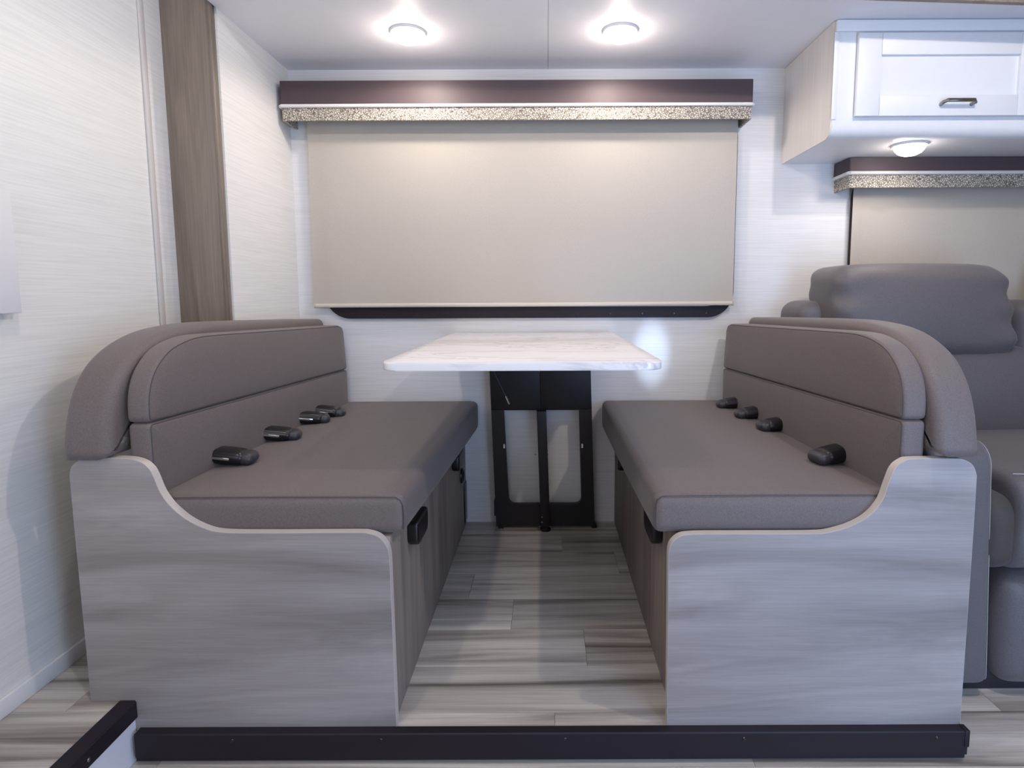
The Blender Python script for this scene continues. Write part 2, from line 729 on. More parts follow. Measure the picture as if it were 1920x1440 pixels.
def dup(o, loc, parent=None):
    c = o.copy()
    COL.objects.link(c)
    c.parent = parent
    c.location = loc
    WLOC[c.name] = Vector(loc) + (WLOC[parent.name] if parent else Vector((0, 0, 0)))
    return c


# ------------------------------------------------------------------ the setting
BACK = 1.12
ZM = -0.065                # main floor
H = 1.707                  # ceiling of the slide-out
W1 = -0.940                # end wall of the slide-out
WL = -1.0844               # side wall of the coach
ZR = 0.061                 # raised floor along the side wall
FAS = 0.62                 # face of the slide-out surround

W1X0, W1X1, W1Z0, W1Z1 = -0.80, 0.666, 0.840, 1.52
W2X0, W2X1, W2Z0, W2Z1 = 1.170, 1.93, 0.80, 1.30
wall_holes('wall_back', 'Y', W1 - 0.05, 3.0, ZM - 0.03, 1.78, BACK, BACK + 0.05,
           [(W1X0, W1X1, W1Z0, W1Z1), (W2X0, W2X1, W2Z0, W2Z1)], 'linen_white')
struct(box('wall_slide_end', W1 - 0.04, W1, FAS + 0.03, BACK, ZM - 0.03, 1.78, 'linen_side'))
struct(box('wall_left', WL - 0.04, WL, FRONT_Y - 0.05, FAS + 0.03, ZM - 0.03, 2.05, 'linen_side'))
wall_holes('wall_front', 'Y', WL, 3.0, ZM - 0.03, 2.05, FRONT_Y - 0.05, FRONT_Y,
           [(0.77, 1.43, ZM - 0.03, 1.72), (-0.95, -0.15, 1.10, 1.56)], 'linen_side')
struct(box('wall_right', 3.0, 3.04, FRONT_Y - 0.05, BACK + 0.05, ZM - 0.03, 2.05, 'linen_side'))
struct(box('wall_over_slide', WL, 3.0, FAS - 0.03, FAS, 1.775, 2.05, 'linen_side'))
struct(box('ceiling_main', WL, 3.0, FRONT_Y, FAS - 0.03, 2.02, 2.06, 'ceiling_white'))

# slide-out ceiling: two boards that meet in a fine seam
cs = struct(box('ceiling', W1, 3.0, FAS - 0.03, BACK, H + 0.012, H + 0.05, 'ceiling_white'))
box('ceiling_board', W1, 0.0070, FAS - 0.03, BACK, H, H + 0.012, 'ceiling_white', cs)
box('ceiling_board', 0.0080, 3.0, FAS - 0.03, BACK, H, H + 0.012, 'ceiling_white', cs)

# floors: slabs under individually laid planks
PW = 0.159
PT = 0.004


def lay_planks(parent, x0, x1, rows, ztop, ends):
    """rows: (y0,y1); ends: end joints along X for each row"""
    for (y0, y1), cuts in zip(rows, ends):
        xs = [x0] + [c for c in sorted(cuts) if x0 + 0.02 < c < x1 - 0.02] + [x1]
        for a, b in zip(xs, xs[1:]):
            g = 0.0004
            o = box('plank', a + g, b - g, y0 + g, y1 - g, ztop - PT, ztop, 'floor_vinyl', None, loc=((a + b) / 2, (y0 + y1) / 2, ztop - PT))
            o.parent = parent
            o.location = o.location - WLOC[parent.name]


fm = struct(box('floor', -0.853, 3.0, FRONT_Y, BACK, ZM - 0.03, ZM - PT, 'floor_vinyl'))
rows, ends = [], []
y = -1.62
k = 0
while y < BACK - 0.01:
    y1 = min(y + PW, BACK)
    rows.append((y, y1))
    off = [0.31, 0.92, 0.05, 0.67][k % 4]
    ends.append([-0.85 + off + 1.22 * q for q in range(4)])
    y, k = y1, k + 1
for (r, e) in zip(rows, ends):
    x0 = 0.86 if r[0] > 0.0 else -0.853
    lay_planks(fm, x0, 3.0, [r], ZM, [e])

fs = struct(box('floor_slide', -0.852, 0.852, 0.0, BACK, ZM + 0.005, -PT, 'floor_vinyl'))
jy = [0.0, 0.043, 0.202, 0.361, 0.52, 0.679, 0.838, 0.997, BACK]
je = [[0.013, -0.55], [-0.45, 0.62], [-0.36, 0.094], [-0.1, 0.5], [-0.235, 0.6], [-0.5, 0.229], [0.05, -0.6], [-0.2, 0.4]]
lay_planks(fs, -0.852, 0.852, list(zip(jy, jy[1:])), 0.0, je)

fr = struct(box('floor_raised', WL, -0.858, FRONT_Y, FAS, ZM - 0.03, ZR - PT, 'floor_vinyl'))
ry = [FRONT_Y + PW * i for i in range(15)]
ry = [q for q in ry if q < FAS - 0.05] + [FAS]
lay_planks(fr, WL, -0.858, list(zip(ry, ry[1:])), ZR, [[-0.97] if i % 3 == 1 else [] for i in range(20)])
rs = struct(box('trim_riser', -0.858, -0.853, FRONT_Y, 0.0, ZM, ZR - 0.002, 'riser_white'))

# L-shaped dark nosing along the raised floor
nose = thing('nosing_strip', (-0.862, -0.8, ZR), 'dark brown angle nosing along the edge of the raised floor by the side wall', 'floor trim')
poly = [(-0.880, ZR), (-0.880, ZR + 0.003), (-0.850, ZR + 0.003), (-0.847, ZR), (-0.847, ZR - 0.034), (-0.8525, ZR - 0.034), (-0.8525, ZR)]
prism('angle', poly, 'Y', FRONT_Y, -0.001, 'black_trim', nose)
for sy in (-0.13, -0.55, -1.0):
    lathe('screw', [(0.0, 0.0022), (0.003, 0.0016), (0.004, 0.0)], (-0.847, sy, ZR - 0.02), 'nickel', nose, axis='X', seg=10)

bb = struct(box('baseboard_left', WL, WL + 0.008, FRONT_Y, FAS, ZR, ZR + 0.038, 'trim_white', bev=0.002))
# seam moulding where the side wall board ends
struct(box('trim_1', WL, WL + 0.008, 0.522, 0.542, ZR, 2.02, 'mold_grey', bev=0.004))

# surround of the slide-out: post and header in brown laminate
post = thing('surround_post', (-1.01, FAS + 0.015, ZR), 'tall brown wood post between the side wall and the dinette end wall', 'post')
box('post_face', WL, -0.950, FAS, FAS + 0.012, ZR, 2.02, 'post_laminate', post, bev=0.001)
box('post_core', WL, -0.946, FAS + 0.012, FAS + 0.03, ZR, 2.02, 'post_laminate', post, bev=0.001)
box('edge_moulding', -0.950, -0.941, FAS - 0.004, FAS + 0.010, ZR, 2.02, 'post_laminate', post, bev=0.003)
hd = thing('surround_header', (1.0, FAS + 0.015, H - 0.005), 'dark wood header board across the top of the slide-out, above the white cabinet', 'trim board')
prism('header_face', [(-0.94, 1.735), (0.55, 1.704), (1.32, 1.677), (2.99, 1.640), (2.99, 1.79), (-0.94, 1.79)], 'Y', FAS - 0.046, FAS - 0.0305, 'post_laminate', hd)

# doorway behind the camera: jambs and step, window frame in the galley wall
dr = struct(box('door_1', 1.45, 1.48, FRONT_Y + 0.002, FRONT_Y + 0.64, ZM + 0.01, 1.70, 'door_paint', bev=0.006))
lathe('door_handle', [(0, 0.05), (0.014, 0.05), (0.014, 0.01), (0.03, 0.004), (0.03, 0)], (1.45, FRONT_Y + 0.55, 0.95), 'nickel', dr, axis='X', seg=16)
for nm, x0, x1 in (('door_jamb', 0.735, 0.77), ('door_jamb', 1.43, 1.448)):
    box(nm, x0, x1, FRONT_Y, FRONT_Y + 0.012, ZM, 1.755, 'trim_white', dr)
fr3 = rpoly([(-0.99, 1.06), (-0.11, 1.06), (-0.11, 1.60), (-0.99, 1.60)], 0.06)
fi3 = rpoly([(-0.95, 1.10), (-0.15, 1.10), (-0.15, 1.56), (-0.95, 1.56)], 0.03)
w3 = struct(ring_plate('window_3', fr3, fi3, 'Y', FRONT_Y, FRONT_Y + 0.012, 'black_trim'))


# ------------------------------------------------------------------ windows behind the roller shades
def coach_window(name, x0, x1, z0, z1, mull_z, mull_x):
    o = rpoly([(x0, z0), (x1, z0), (x1, z1), (x0, z1)], 0.095, 10)
    i = rpoly([(x0 + 0.036, z0 + 0.0425), (x1 - 0.036, z0 + 0.0425), (x1 - 0.036, z1 - 0.036), (x0 + 0.036, z1 - 0.036)], 0.06, 10)
    w = struct(ring_plate(name, o, i, 'Y', BACK - 0.016, BACK, 'black_trim'))
    a0, a1, b0, b1 = x0 + 0.040, x1 - 0.040, z0 + 0.040, z1 - 0.040
    yy = BACK + 0.028
    box('pane', a0, a1, yy, yy + 0.004, mull_z + 0.012, b1, 'window_glass', w)
    box('pane', a0, mull_x, yy + 0.006, yy + 0.010, b0, mull_z, 'window_glass', w)
    box('pane', mull_x - 0.03, a1, yy - 0.004, yy, b0, mull_z, 'window_glass', w)
    box('mullion', a0, a1, yy - 0.01, yy + 0.012, mull_z - 0.012, mull_z + 0.012, 'black_trim', w, bev=0.002)
    box('mullion', mull_x - 0.016, mull_x + 0.016, yy - 0.01, yy + 0.014, b0, mull_z - 0.012, 'black_trim', w, bev=0.002)
    ns = int((x1 - x0 - 0.2) / 0.113)
    base = None
    for q in range(ns + 1):
        p = (x0 + 0.1 + q * (x1 - x0 - 0.2) / ns, BACK - 0.016, z0 + 0.015)
        if base is None:
            base = lathe('screw', [(0.0, -0.0018), (0.0035, -0.0014), (0.0042, 0.0)], p, 'screw_black', w, axis='Y', seg=10)
            bp = Vector(p)
        else:
            c = base.copy()
            COL.objects.link(c)
            c.location = base.location + Vector(p) - bp
    return w


coach_window('window_1', -0.836, 0.702, 0.803, 1.556, 1.130, -0.078)
coach_window('window_2', 1.133, 1.97, 0.762, 1.335, 1.05, 1.54)


def roller_shade(x0, x1, ztop, zbot, label):
    o = thing('roller_shade', ((x0 + x1) / 2, 1.085, zbot), label, 'window shade', 'roller shades')
    bm = bmesh.new()
    nx, nz = 24, 12
    g = [[bm.verts.new((x0 + (x1 - x0) * i / nx, 1.085 + 0.0012 * math.sin(i * 0.7 + k * 0.15) * math.sin(math.pi * k / nz), zbot + 0.004 + 0.003 * i / nx + (ztop - zbot) * k / nz)) for i in range(nx + 1)] for k in range(nz + 1)]
    for k in range(nz):
        for i in range(nx):
            bm.faces.new((g[k][i], g[k][i + 1], g[k + 1][i + 1], g[k + 1][i]))
    from_bm('shade_cloth', bm, 'shade_cloth', o, smooth='all')
    hb = bm_box(x0 - 0.001, x1 + 0.001, 1.079, 1.091, zbot - 0.001, zbot + 0.014, 0.005, 3)
    for v in hb.verts:
        v.co.z += 0.003 * (v.co.x - x0) / (x1 - x0)
    from_bm('hem_bar', hb, 'hem_grey', o, smooth=True)
    for ex in (x0 - 0.004, x1 + 0.001):
        box('end_cap', ex, ex + 0.003, 1.078, 1.092, zbot - 0.002 + (0.003 if ex > x0 else 0), zbot + 0.015 + (0.003 if ex > x0 else 0), 'hem_grey', o, bev=0.001)
    tube('roller', [(x0, 1.078, ztop), (x1, 1.078, ztop)], 0.018, 'hem_grey', o, 16)
    return o


s1 = roller_shade(-0.866, 0.694, 1.555, 0.8455, 'beige roller shade pulled down over the wide window above the marble table')
s2 = roller_shade(1.125, 1.95, 1.318, 0.80, 'beige roller shade pulled down over the window behind the sofa')


def valance(x0, x1, zt, zb, zp, zw, label):
    """padded dark board, white piping and a woven band, with returns to the wall"""
    yf = 1.005
    o = thing('window_valance', ((x0 + x1) / 2, 1.06, zw), label, 'window valance', 'window valances')
    u = [(x0, BACK), (x0, yf), (x1, yf), (x1, BACK), (x1 - 0.012, BACK), (x1 - 0.012, yf + 0.012), (x0 + 0.012, yf + 0.012), (x0 + 0.012, BACK)]
    from_bm('dark_board', bm_prism(rpoly(u, [0, 0.006, 0.006, 0, 0, 0, 0, 0], 3), 'Z', zb, zt, 0.0), 'valance_dark', o, smooth=True)
    box('top_board', x0 + 0.012, x1 - 0.012, yf + 0.012, BACK, zt - 0.012, zt, 'valance_dark', o)
    r = (zb - zp) / 2
    tube('piping', [(x0, BACK - 0.001, zb - r), (x0 - 0.001, yf + 0.004, zb - r), (x0 + 0.004, yf - 0.001, zb - r), (x1 - 0.004, yf - 0.001, zb - r), (x1 + 0.001, yf + 0.004, zb - r), (x1, BACK - 0.001, zb - r)], r + 0.0012, 'piping_white', o, 8)
    u2 = [(x0 + 0.003, BACK), (x0 + 0.003, yf + 0.003), (x1 - 0.003, yf + 0.003), (x1 - 0.003, BACK), (x1 - 0.012, BACK), (x1 - 0.012, yf + 0.012), (x0 + 0.012, yf + 0.012), (x0 + 0.012, BACK)]
    from_bm('woven_band', bm_prism(rpoly(u2, [0, 0.006, 0.006, 0, 0, 0, 0, 0], 3), 'Z', zw, zp + 0.001, 0.0), 'woven_band', o, smooth=True)
    return o


valance(-0.925, 0.720, 1.630, 1.551, 1.541, 1.498, 'long dark brown valance with woven band above the marble table')
valance(1.066, 2.02, 1.364, 1.317, 1.306, 1.262, 'shorter dark valance with woven band under the white cabinet')


# ------------------------------------------------------------------ lamps
def puck(x, y, z, label, power, color, d=0.108, group='round puck lights'):
    o = thing('puck_light', (x, y, z), label, 'ceiling light', group)
    r = d / 2
    lathe('trim_ring', [(r - 0.006, 0.0), (r + 0.001, 0.0), (r + 0.002, -0.003), (r - 0.001, -0.007), (r - 0.005, -0.007), (r - 0.006, -0.003), (r - 0.006, 0.0)], (x, y, z), 'trim_white', o, seg=36)
    q = r - 0.006
    lathe('lens', [(q, -0.002), (q, -0.009), (q * 0.94, -0.017), (q * 0.76, -0.027), (q * 0.45, -0.034), (0.0, -0.037)], (x, y, z), 'lamp_lens', o, seg=36)
    l = bpy.data.lights.new('puck_glow', 'SPOT')
    l.spot_size = math.radians(172)
    l.spot_blend = 0.25
    l.energy = power
    l.color = color
    l.shadow_soft_size = 0.022
    lo = bpy.data.objects.new('puck_glow', l)
    COL.objects.link(lo)
    lo.parent = o
    lo.location = (0, 0, -0.062)
    g = bpy.data.lights.new('lens_glow', 'POINT')
    g.energy = power * 0.15
    g.color = color
    g.shadow_soft_size = 0.02
    go = bpy.data.objects.new('lens_glow', g)
    COL.objects.link(go)
    go.parent = o
    go.location = (0, 0, -0.060)
    return o


WARM = (1.0, 0.88, 0.78)
puck(-0.430, 0.808, H, 'lit puck light in the ceiling above the left dinette bench', PUCK_POWER, WARM)
puck(0.232, 0.804, H, 'lit puck light in the ceiling above the right edge of the table', PUCK_POWER, WARM)
puck(1.172, 0.835, 1.367, 'lit puck light under the white overhead cabinet', PUCK_POWER * 0.32, WARM, 0.104)
puck(0.955, -0.35, 2.02, 'puck light in the main ceiling out over the aisle on the sofa side', AISLE_POWER, WARM)
puck(-0.50, -0.38, 2.02, 'puck light in the main ceiling out over the aisle by the side wall', AISLE_POWER * 0.5, WARM)

# ------------------------------------------------------------------ overhead cabinet
CX = 0.871
CF = 0.742
cab = thing('overhead_cabinet', (1.6, 0.93, 1.367), 'white overhead cabinet with panelled door hanging above the sofa', 'cabinet')
prof = rpoly([(BACK, 1.367), (BACK, H - 0.001), (CF, H - 0.001), (CF, 1.367)], [0, 0, 0, 0.034], 8)
prism('body', prof, 'X', CX + 0.004, 2.95, 'cabinet_white', cab)
prism('side_panel', rpoly([(BACK, 1.367), (BACK, H - 0.001), (CF + 0.004, H - 0.001), (CF + 0.004, 1.367)], [0, 0, 0, 0.032], 8), 'X', CX, CX + 0.004, 'pale_laminate', cab)
box('crown_strip', CX + 0.002, 2.95, CF - 0.010, CF, 1.672, H - 0.002, 'cabinet_white', cab, bev=0.003)
box('corner_trim', CX - 0.001, CX + 0.014, CF - 0.004, CF, 1.418, 1.672, 'cabinet_white', cab, bev=0.002)


def cab_door(x0, x1, z0, z1):
    y0, y1 = CF - 0.019, CF - 0.001
    d = box('door', x0 + 0.002, x1 - 0.002, y1 - 0.008, y1, z0 + 0.002, z1 - 0.002, 'cabinet_white', cab)
    st = 0.070
    zt, zb = z1 - 0.062, z0 + 0.060
    g = 0.0006
    for nm, q in (('stile', (x0, x0 + st - g, z0, z1)), ('stile', (x1 - st + g, x1, z0, z1)), ('rail', (x0 + st, x1 - st, zt, z1)), ('rail', (x0 + st, x1 - st, z0, zb))):
        box(nm, q[0], q[1], y0, y1 - 0.007, q[2], q[3], 'cabinet_white', d, bev=0.0012, seg=2)
    hx, hz = (x0 + x1) / 2 + 0.022, (z0 + zb) / 2 + 0.008
    w = 0.052
    path = [(hx - w + 0.006, y0, hz - 0.006), (hx - w + 0.004, y0 - 0.016, hz - 0.004), (hx - w + 0.012, y0 - 0.024, hz), (hx + w - 0.012, y0 - 0.024, hz), (hx + w - 0.004, y0 - 0.016, hz - 0.004), (hx + w - 0.006, y0, hz - 0.006)]
    tube('handle', path, 0.0055, 'nickel', d, 10)


cab_door(0.937, 1.494, 1.424, 1.663)
cab_door(1.499, 2.056, 1.424, 1.663)

# white board on the side wall, only its lower corner in view
wb = thing('wall_board', (WL, -0.25, 0.857), 'flat white board mounted on the side wall at the picture edge', 'wall board')
box('board', WL + 0.012, WL + 0.024, -0.62, 0.064, 0.857, 1.10, 'trim_white', wb, bev=0.0015)
box('mount', WL, WL + 0.012, -0.58, 0.03, 0.87, 1.08, 'trim_white', wb)

# ------------------------------------------------------------------ platform edge under the dinette
ps = thing('platform_trim', (0.0, -0.01, -0.045), 'long black metal trim across the front edge of the dinette platform', 'floor trim')
prism('angle', [(0.0, 0.0035), (-0.019, 0.0035), (-0.021, 0.001), (-0.021, -0.047), (-0.017, -0.047), (-0.017, -0.001), (0.0, -0.001)], 'X', -0.843, 0.853, 'black_trim', ps)
box('end_lip', 0.846, 0.856, -0.0225, -0.002, -0.030, 0.006, 'black_trim', ps, bev=0.0015)
box('backing', -0.845, 0.852, -0.0165, -0.0005, -0.058, -0.002, 'black_trim', ps)
for sx in (-0.644, -0.341, 0.034, 0.398, 0.790):
    lathe('screw', [(0.0, -0.0024), (0.0035, -0.0018), (0.0045, 0.0)], (sx, -0.021, -0.011), 'screw_black', ps, axis='Y', seg=12)


# ------------------------------------------------------------------ dinette benches
def scurve(p):
    """polyline through measured outline points, smoothed with Catmull-Rom where marked"""
    out = []
    n = len(p)
    for i in range(n):
        a, b, c, d = (Vector(p[(i + q - 1) % n][:2]) for q in range(4))
        if len(p[i]) > 2 and len(p[(i + 1) % n]) > 2:
            for k in range(5):
                t = k / 5
                out.append(tuple(0.5 * ((2 * b) + (c - a) * t + (2 * a - 5 * b + 4 * c - d) * t * t + (3 * b - a - 3 * c + d) * t ** 3)))
        else:
            out.append(tuple(b))
    return out


CAP = scurve([(-0.018, 0.574), (-0.010, 0.625, 1), (0.003, 0.672, 1), (0.025, 0.717, 1), (0.063, 0.759, 1), (0.118, 0.790, 1), (0.193, 0.812, 1), (0.295, 0.822, 1), (0.39, 0.8235, 1), (0.525, 0.821), (0.90, 0.810), (1.085, 0.803), (1.100, 0.79), (1.100, 0.60), (1.090, 0.574)])
BACK_TOP = scurve([(0.022, 0.648, 1), (0.028, 0.690, 1), (0.045, 0.728, 1), (0.075, 0.760, 1), (0.118, 0.785, 1), (0.180, 0.801, 1), (0.24, 0.806, 1), (0.30, 0.8065), (1.03, 0.804), (1.055, 0.797), (1.066, 0.778), (1.066, 0.650), (1.063, 0.642), (1.055, 0.6385), (0.033, 0.6385), (0.025, 0.641)])
BACK_LOW = rpoly([(0.022, 0.44), (1.066, 0.44), (1.066, 0.638), (0.022, 0.638)], 0.0115, 5)


def bench(cap_shift, side, outer, inner, notch_x, low, top, curve, base_in, face_x, cap_x, names):
    """side = +1: aisle side of this bench is at +X (the bench by the side wall); -1: the mirrored one"""
    lab, = names
    o = thing('dinette_bench', ((outer + inner) / 2, 0.55, 0.0), lab, 'bench', 'dinette benches')
    # front panel with its S-shaped top edge
    pts = curve
    pan = from_bm('side_panel', bm_prism(pts, 'Y', 0.0, 0.020, 0.0), 'panel_laminate', o, smooth=True)
    # edge banding: a thin proud strip following the outline
    out = inset(pts, -0.0008)
    ring_plate('edge_banding', out, inset(pts, 0.0008), 'Y', 0.0006, 0.0203, 'edge_band', pan)
    # seat box
    x0, x1 = sorted((base_in, outer + side * 0.085))
    zb = 0.001
    bs_ = box('seat_box', x0, x1, 0.021, BACK - 0.004, zb, 0.402, 'base_laminate', o, bev=0.001)
    # pull handles under the cushion
    for hy, hz in ((0.215, 0.0), (0.845, -0.018)):
        xa, xb = sorted((base_in + side * 0.0005, base_in + side * 0.024))
        pf = rpoly([(hy - 0.058, 0.318 + hz), (hy + 0.058, 0.318 + hz), (hy + 0.058, 0.376 + hz), (hy - 0.058, 0.376 + hz)], [0.022, 0.022, 0.010, 0.010], 5)
        hp, _ = pad('handle', pf, 'X', base_in + side * 0.0005, base_in + side * 0.026, 0.006, 'black_plastic', bs_, seg=3, step=0.02)
    # seat cushion
    xi = -0.290 if side > 0 else 0.214
    xo = outer + side * 0.128
    a, b = sorted((xi, xo))

    def wseat(p):
        t = max(0.0, min(1.0, p.y / 1.09))
        k = max(0.0, 1 - abs(p.x - xi) / 0.10)
        k = k * k * (3 - 2 * k)
        z = p.z
        if z < 0.455:
            z -= 0.035 * t * k * (0.455 - z) / 0.05
        x = p.x + side * 0.026 * t * max(0.0, 1 - abs(p.x - xi) / 0.2) * (1 if side > 0 else 0.2)
        # slight settle towards the backrest
        return Vector((x, p.y, z))

    seat = soft('seat_cushion', a, b, 0.0215, 1.100, 0.405, 0.489, 0.020, 'bench_fabric', o, n=(26, 40, 10), crown=(0.004, 0.004, 0.007), warp=wseat)
    zz = 0.4845
    xe = xi - side * 0.004
    tube('seam', [(xo, 0.0240, zz - 0.002)] + [(xo + (xe - xo) * q / 8, 0.0240, zz - 0.0005 + 0.001 * math.sin(math.pi * q / 8)) for q in range(1, 8)] + [(xe - side * 0.014, 0.0240, zz - 0.001), (xe - side * 0.004, 0.0245, zz - 0.008), (xe, 0.0265, zz - 0.020), (xe + side * 0.001, 0.0265, 0.44), (xe, 0.0265, 0.415)], 0.0011, 'seam_dark', seat, 6)
    # padded roll over the top of the backrest board
    c0, c1 = cap_x
    
    def wcap(p):
        k = max(0.0, 1 - max(0.0, p.y) / 0.45)
        return Vector((p.x - side * cap_shift * k, p.y, p.z))

    cap, sm = pad('bolster', CAP, 'X', c0, c1, 0.022, 'bench_fabric', o, bulge=0.0, seg=6, step=0.025, warp=wcap)
    # back cushion in two pads with a channel between them
    fx, slope = face_x

    def wback(p):
        x = p.x
        if (x - fx) * side > -0.028:
            x = x + slope * p.y
        return Vector((x - side * max(0.0, (p.z - 0.64)) * 0.05, p.y, p.z - 0.022 * p.y))

    cb = c1 + side * 0.0005
    up, s1_ = pad('back_pad', BACK_TOP, 'X', cb, fx, 0.010, 'bench_fabric', o, bulge=0.005, seg=5, warp=wback, step=0.025)
    lo, s2_ = pad('back_pad', BACK_LOW, 'X', cb, fx, 0.010, 'bench_fabric', o, bulge=0.005, seg=5, warp=wback, step=0.025)
    tube('seam', s1_, 0.0011, 'seam_dark', up, 6, closed=True)
    tube('seam', s2_, 0.0011, 'seam_dark', lo, 6, closed=True)
    return o


PL = scurve([(-0.857, 0.0), (-0.315, 0.0), (-0.3175, 0.342), (-0.318, 0.365, 1), (-0.322, 0.388, 1), (-0.336, 0.408, 1), (-0.358, 0.417, 1), (-0.380, 0.4185, 1), (-0.46, 0.4185, 1), (-0.56, 0.4185, 1), (-0.645, 0.420, 1), (-0.682, 0.428, 1), (-0.718, 0.447, 1), (-0.748, 0.474, 1), (-0.767, 0.503, 1), (-0.778, 0.535, 1), (-0.787, 0.553, 1), (-0.804, 0.566, 1), (-0.835, 0.572, 1), (-0.898, 0.572, 1), (-0.919, 0.568, 1), (-0.935, 0.557, 1), (-0.942, 0.538, 1), (-0.942, 0.518), (-0.942, 0.40), (-0.940, 0.0625), (-0.857, 0.0625)])
PR = scurve([(0.246, 0.0), (0.850, 0.0), (0.8475, 0.42), (0.8463, 0.510), (0.846, 0.530, 1), (0.837, 0.551, 1), (0.820, 0.562, 1), (0.798, 0.5645, 1), (0.720, 0.5645, 1), (0.700, 0.559, 1), (0.685, 0.545, 1), (0.675, 0.517, 1), (0.663, 0.479, 1), (0.639, 0.449, 1), (0.606, 0.429, 1), (0.566, 0.416, 1), (0.524, 0.4125, 1), (0.40, 0.4125, 1), (0.315, 0.4125, 1), (0.288, 0.4118, 1), (0.264, 0.408, 1), (0.247, 0.392, 1), (0.2425, 0.370, 1), (0.2427, 0.348)])

bl = bench(0.012, +1, -0.936, -0.317, -0.857, 0.418, 0.572, PL, -0.320, (-0.792, 0.040), (-0.9345, -0.838),
           ('grey upholstered dinette bench beside the brown wood post, left of the table',))
br = bench(0.0, -1, 0.846, 0.244, 0.85, 0.412, 0.564, PR, 0.262, (0.708, -0.046), (0.842, 0.756),
           ('grey upholstered dinette bench next to the sofa, right of the table',))

# outlet cup and dark closing strip on the end of the left bench box
oc = lathe('outlet', [(0.0, 0.004), (0.018, 0.004), (0.024, 0.008), (0.028, 0.006), (0.029, 0.0)], (-0.320, 1.0, 0.225), 'black_plastic', bl, axis='X', seg=20)
box('end_strip', -0.3195, -0.316, 1.060, 1.112, 0.02, 0.17, 'black_plastic', bl, bev=0.001)


# ------------------------------------------------------------------ seat belt buckles
def make_buckle(label):
    o = thing('seat_belt_buckle', (0, 0, 0), label, 'seat belt buckle', 'seat belt buckles along the bench creases')
    soft('shell', -0.044, 0.030, -0.026, 0.026, -0.013, 0.013, 0.0115, 'black_plastic', o, n=(14, 12, 8), crown=(0.003, 0, 0.003))
    soft('release_button', 0.018, 0.046, -0.024, 0.024, -0.0118, 0.0118, 0.0105, 'grey_plastic', o, n=(10, 12, 8), crown=(0.003, 0, 0.001))
    box('latch', -0.030, 0.006, -0.0268, -0.0245, -0.003, 0.002, 'chrome', o, bev=0.0006)
    box('webbing', -0.072, -0.036, -0.019, 0.019, -0.0035, 0.0015, 'black_plastic', o, bev=0.001)
    return o


def dup_thing(root, loc, rot, label):
    r = root.copy()
    COL.objects.link(r)
    r.location = loc
    r.rotation_euler = rot
    r.scale = root.scale
    r['label'] = label
    for ch in root.children:
        c = ch.copy()
        COL.objects.link(c)
        c.parent = r
    return r


BK = [(-0.752, 0.240, 0.512, 0.10, 'first black seat belt buckle from the front panel on the left bench'),
      (-0.744, 0.475, 0.510, 0.20, 'second black seat belt buckle from the front panel on the left bench'),
      (-0.742, 0.690, 0.510, 0.35, 'third black seat belt buckle from the front panel on the left bench'),
      (-0.730, 0.800, 0.508, 0.15, 'black seat belt buckle nearest the window wall on the left bench'),
      (0.678, 0.235, 0.512, math.pi + 0.25, 'first black seat belt buckle from the front panel on the right bench'),
      (0.674, 0.570, 0.510, math.pi + 0.05, 'second black seat belt buckle from the front panel on the right bench'),
      (0.664, 0.745, 0.510, math.pi - 0.05, 'third black seat belt buckle from the front panel on the right bench'),
      (0.656, 0.925, 0.508, math.pi - 0.10, 'black seat belt buckle nearest the window wall on the right bench')]
b0 = make_buckle(BK[0][4])
b0.scale = (1.2, 1.2, 1.15)
for i, (x, y, z, a, lab) in enumerate(BK):
    if i:
        dup_thing(b0, (x, y, z), (0, 0.14, a), lab)
b0.location = BK[0][:3]
b0.rotation_euler = (0, 0.14, BK[0][3])

# ------------------------------------------------------------------ table
tb = thing('dinette_table', (-0.01, 1.06, 0.0), 'white marble-look table on a black folding wall leg between the benches', 'table')
top = rpoly([(-0.354, 0.103), (0.247, 0.103), (0.247, 1.108), (-0.354, 1.108)], [0.035, 0.035, 0.004, 0.004], 8)
prism('table_top', top, 'Z', 0.730, 0.7475, 'marble_laminate', tb, bev=0.003, seg=3)
TILT = math.tan(0.0290)


def shear(bm, y0=None):
    for v in bm.verts:
        v.co.x += TILT * (0.615 - v.co.z)
    return bm


def leg_bm(poly, y0, y1, bev=0.0):
    return shear(bm_prism(poly, 'Y', y0, y1, bev))


def rect(a, b, c, d):
    return [(a, c), (b, c), (b, d), (a, d)]


Y0, Y1 = 1.050, 1.078
from_bm('upper_plate', leg_bm(rect(-0.215, -0.0285, 0.462, 0.7295), Y0, Y1, 0.001), 'black_metal', tb, smooth=True)
from_bm('upper_plate', leg_bm(rect(-0.0272, 0.162, 0.462, 0.7295), Y0, Y1, 0.001), 'black_metal', tb, smooth=True)
# lower frame: two windows with rounded outer bottom corners
oL = [(-0.215, 0.010), (-0.0265, 0.010), (-0.0265, 0.461), (-0.215, 0.461)]
iL = rpoly([(-0.163, 0.093), (-0.0435, 0.093), (-0.0435, 0.460), (-0.168, 0.460)], [0.024, 0.001, 0.001, 0.001], 6)


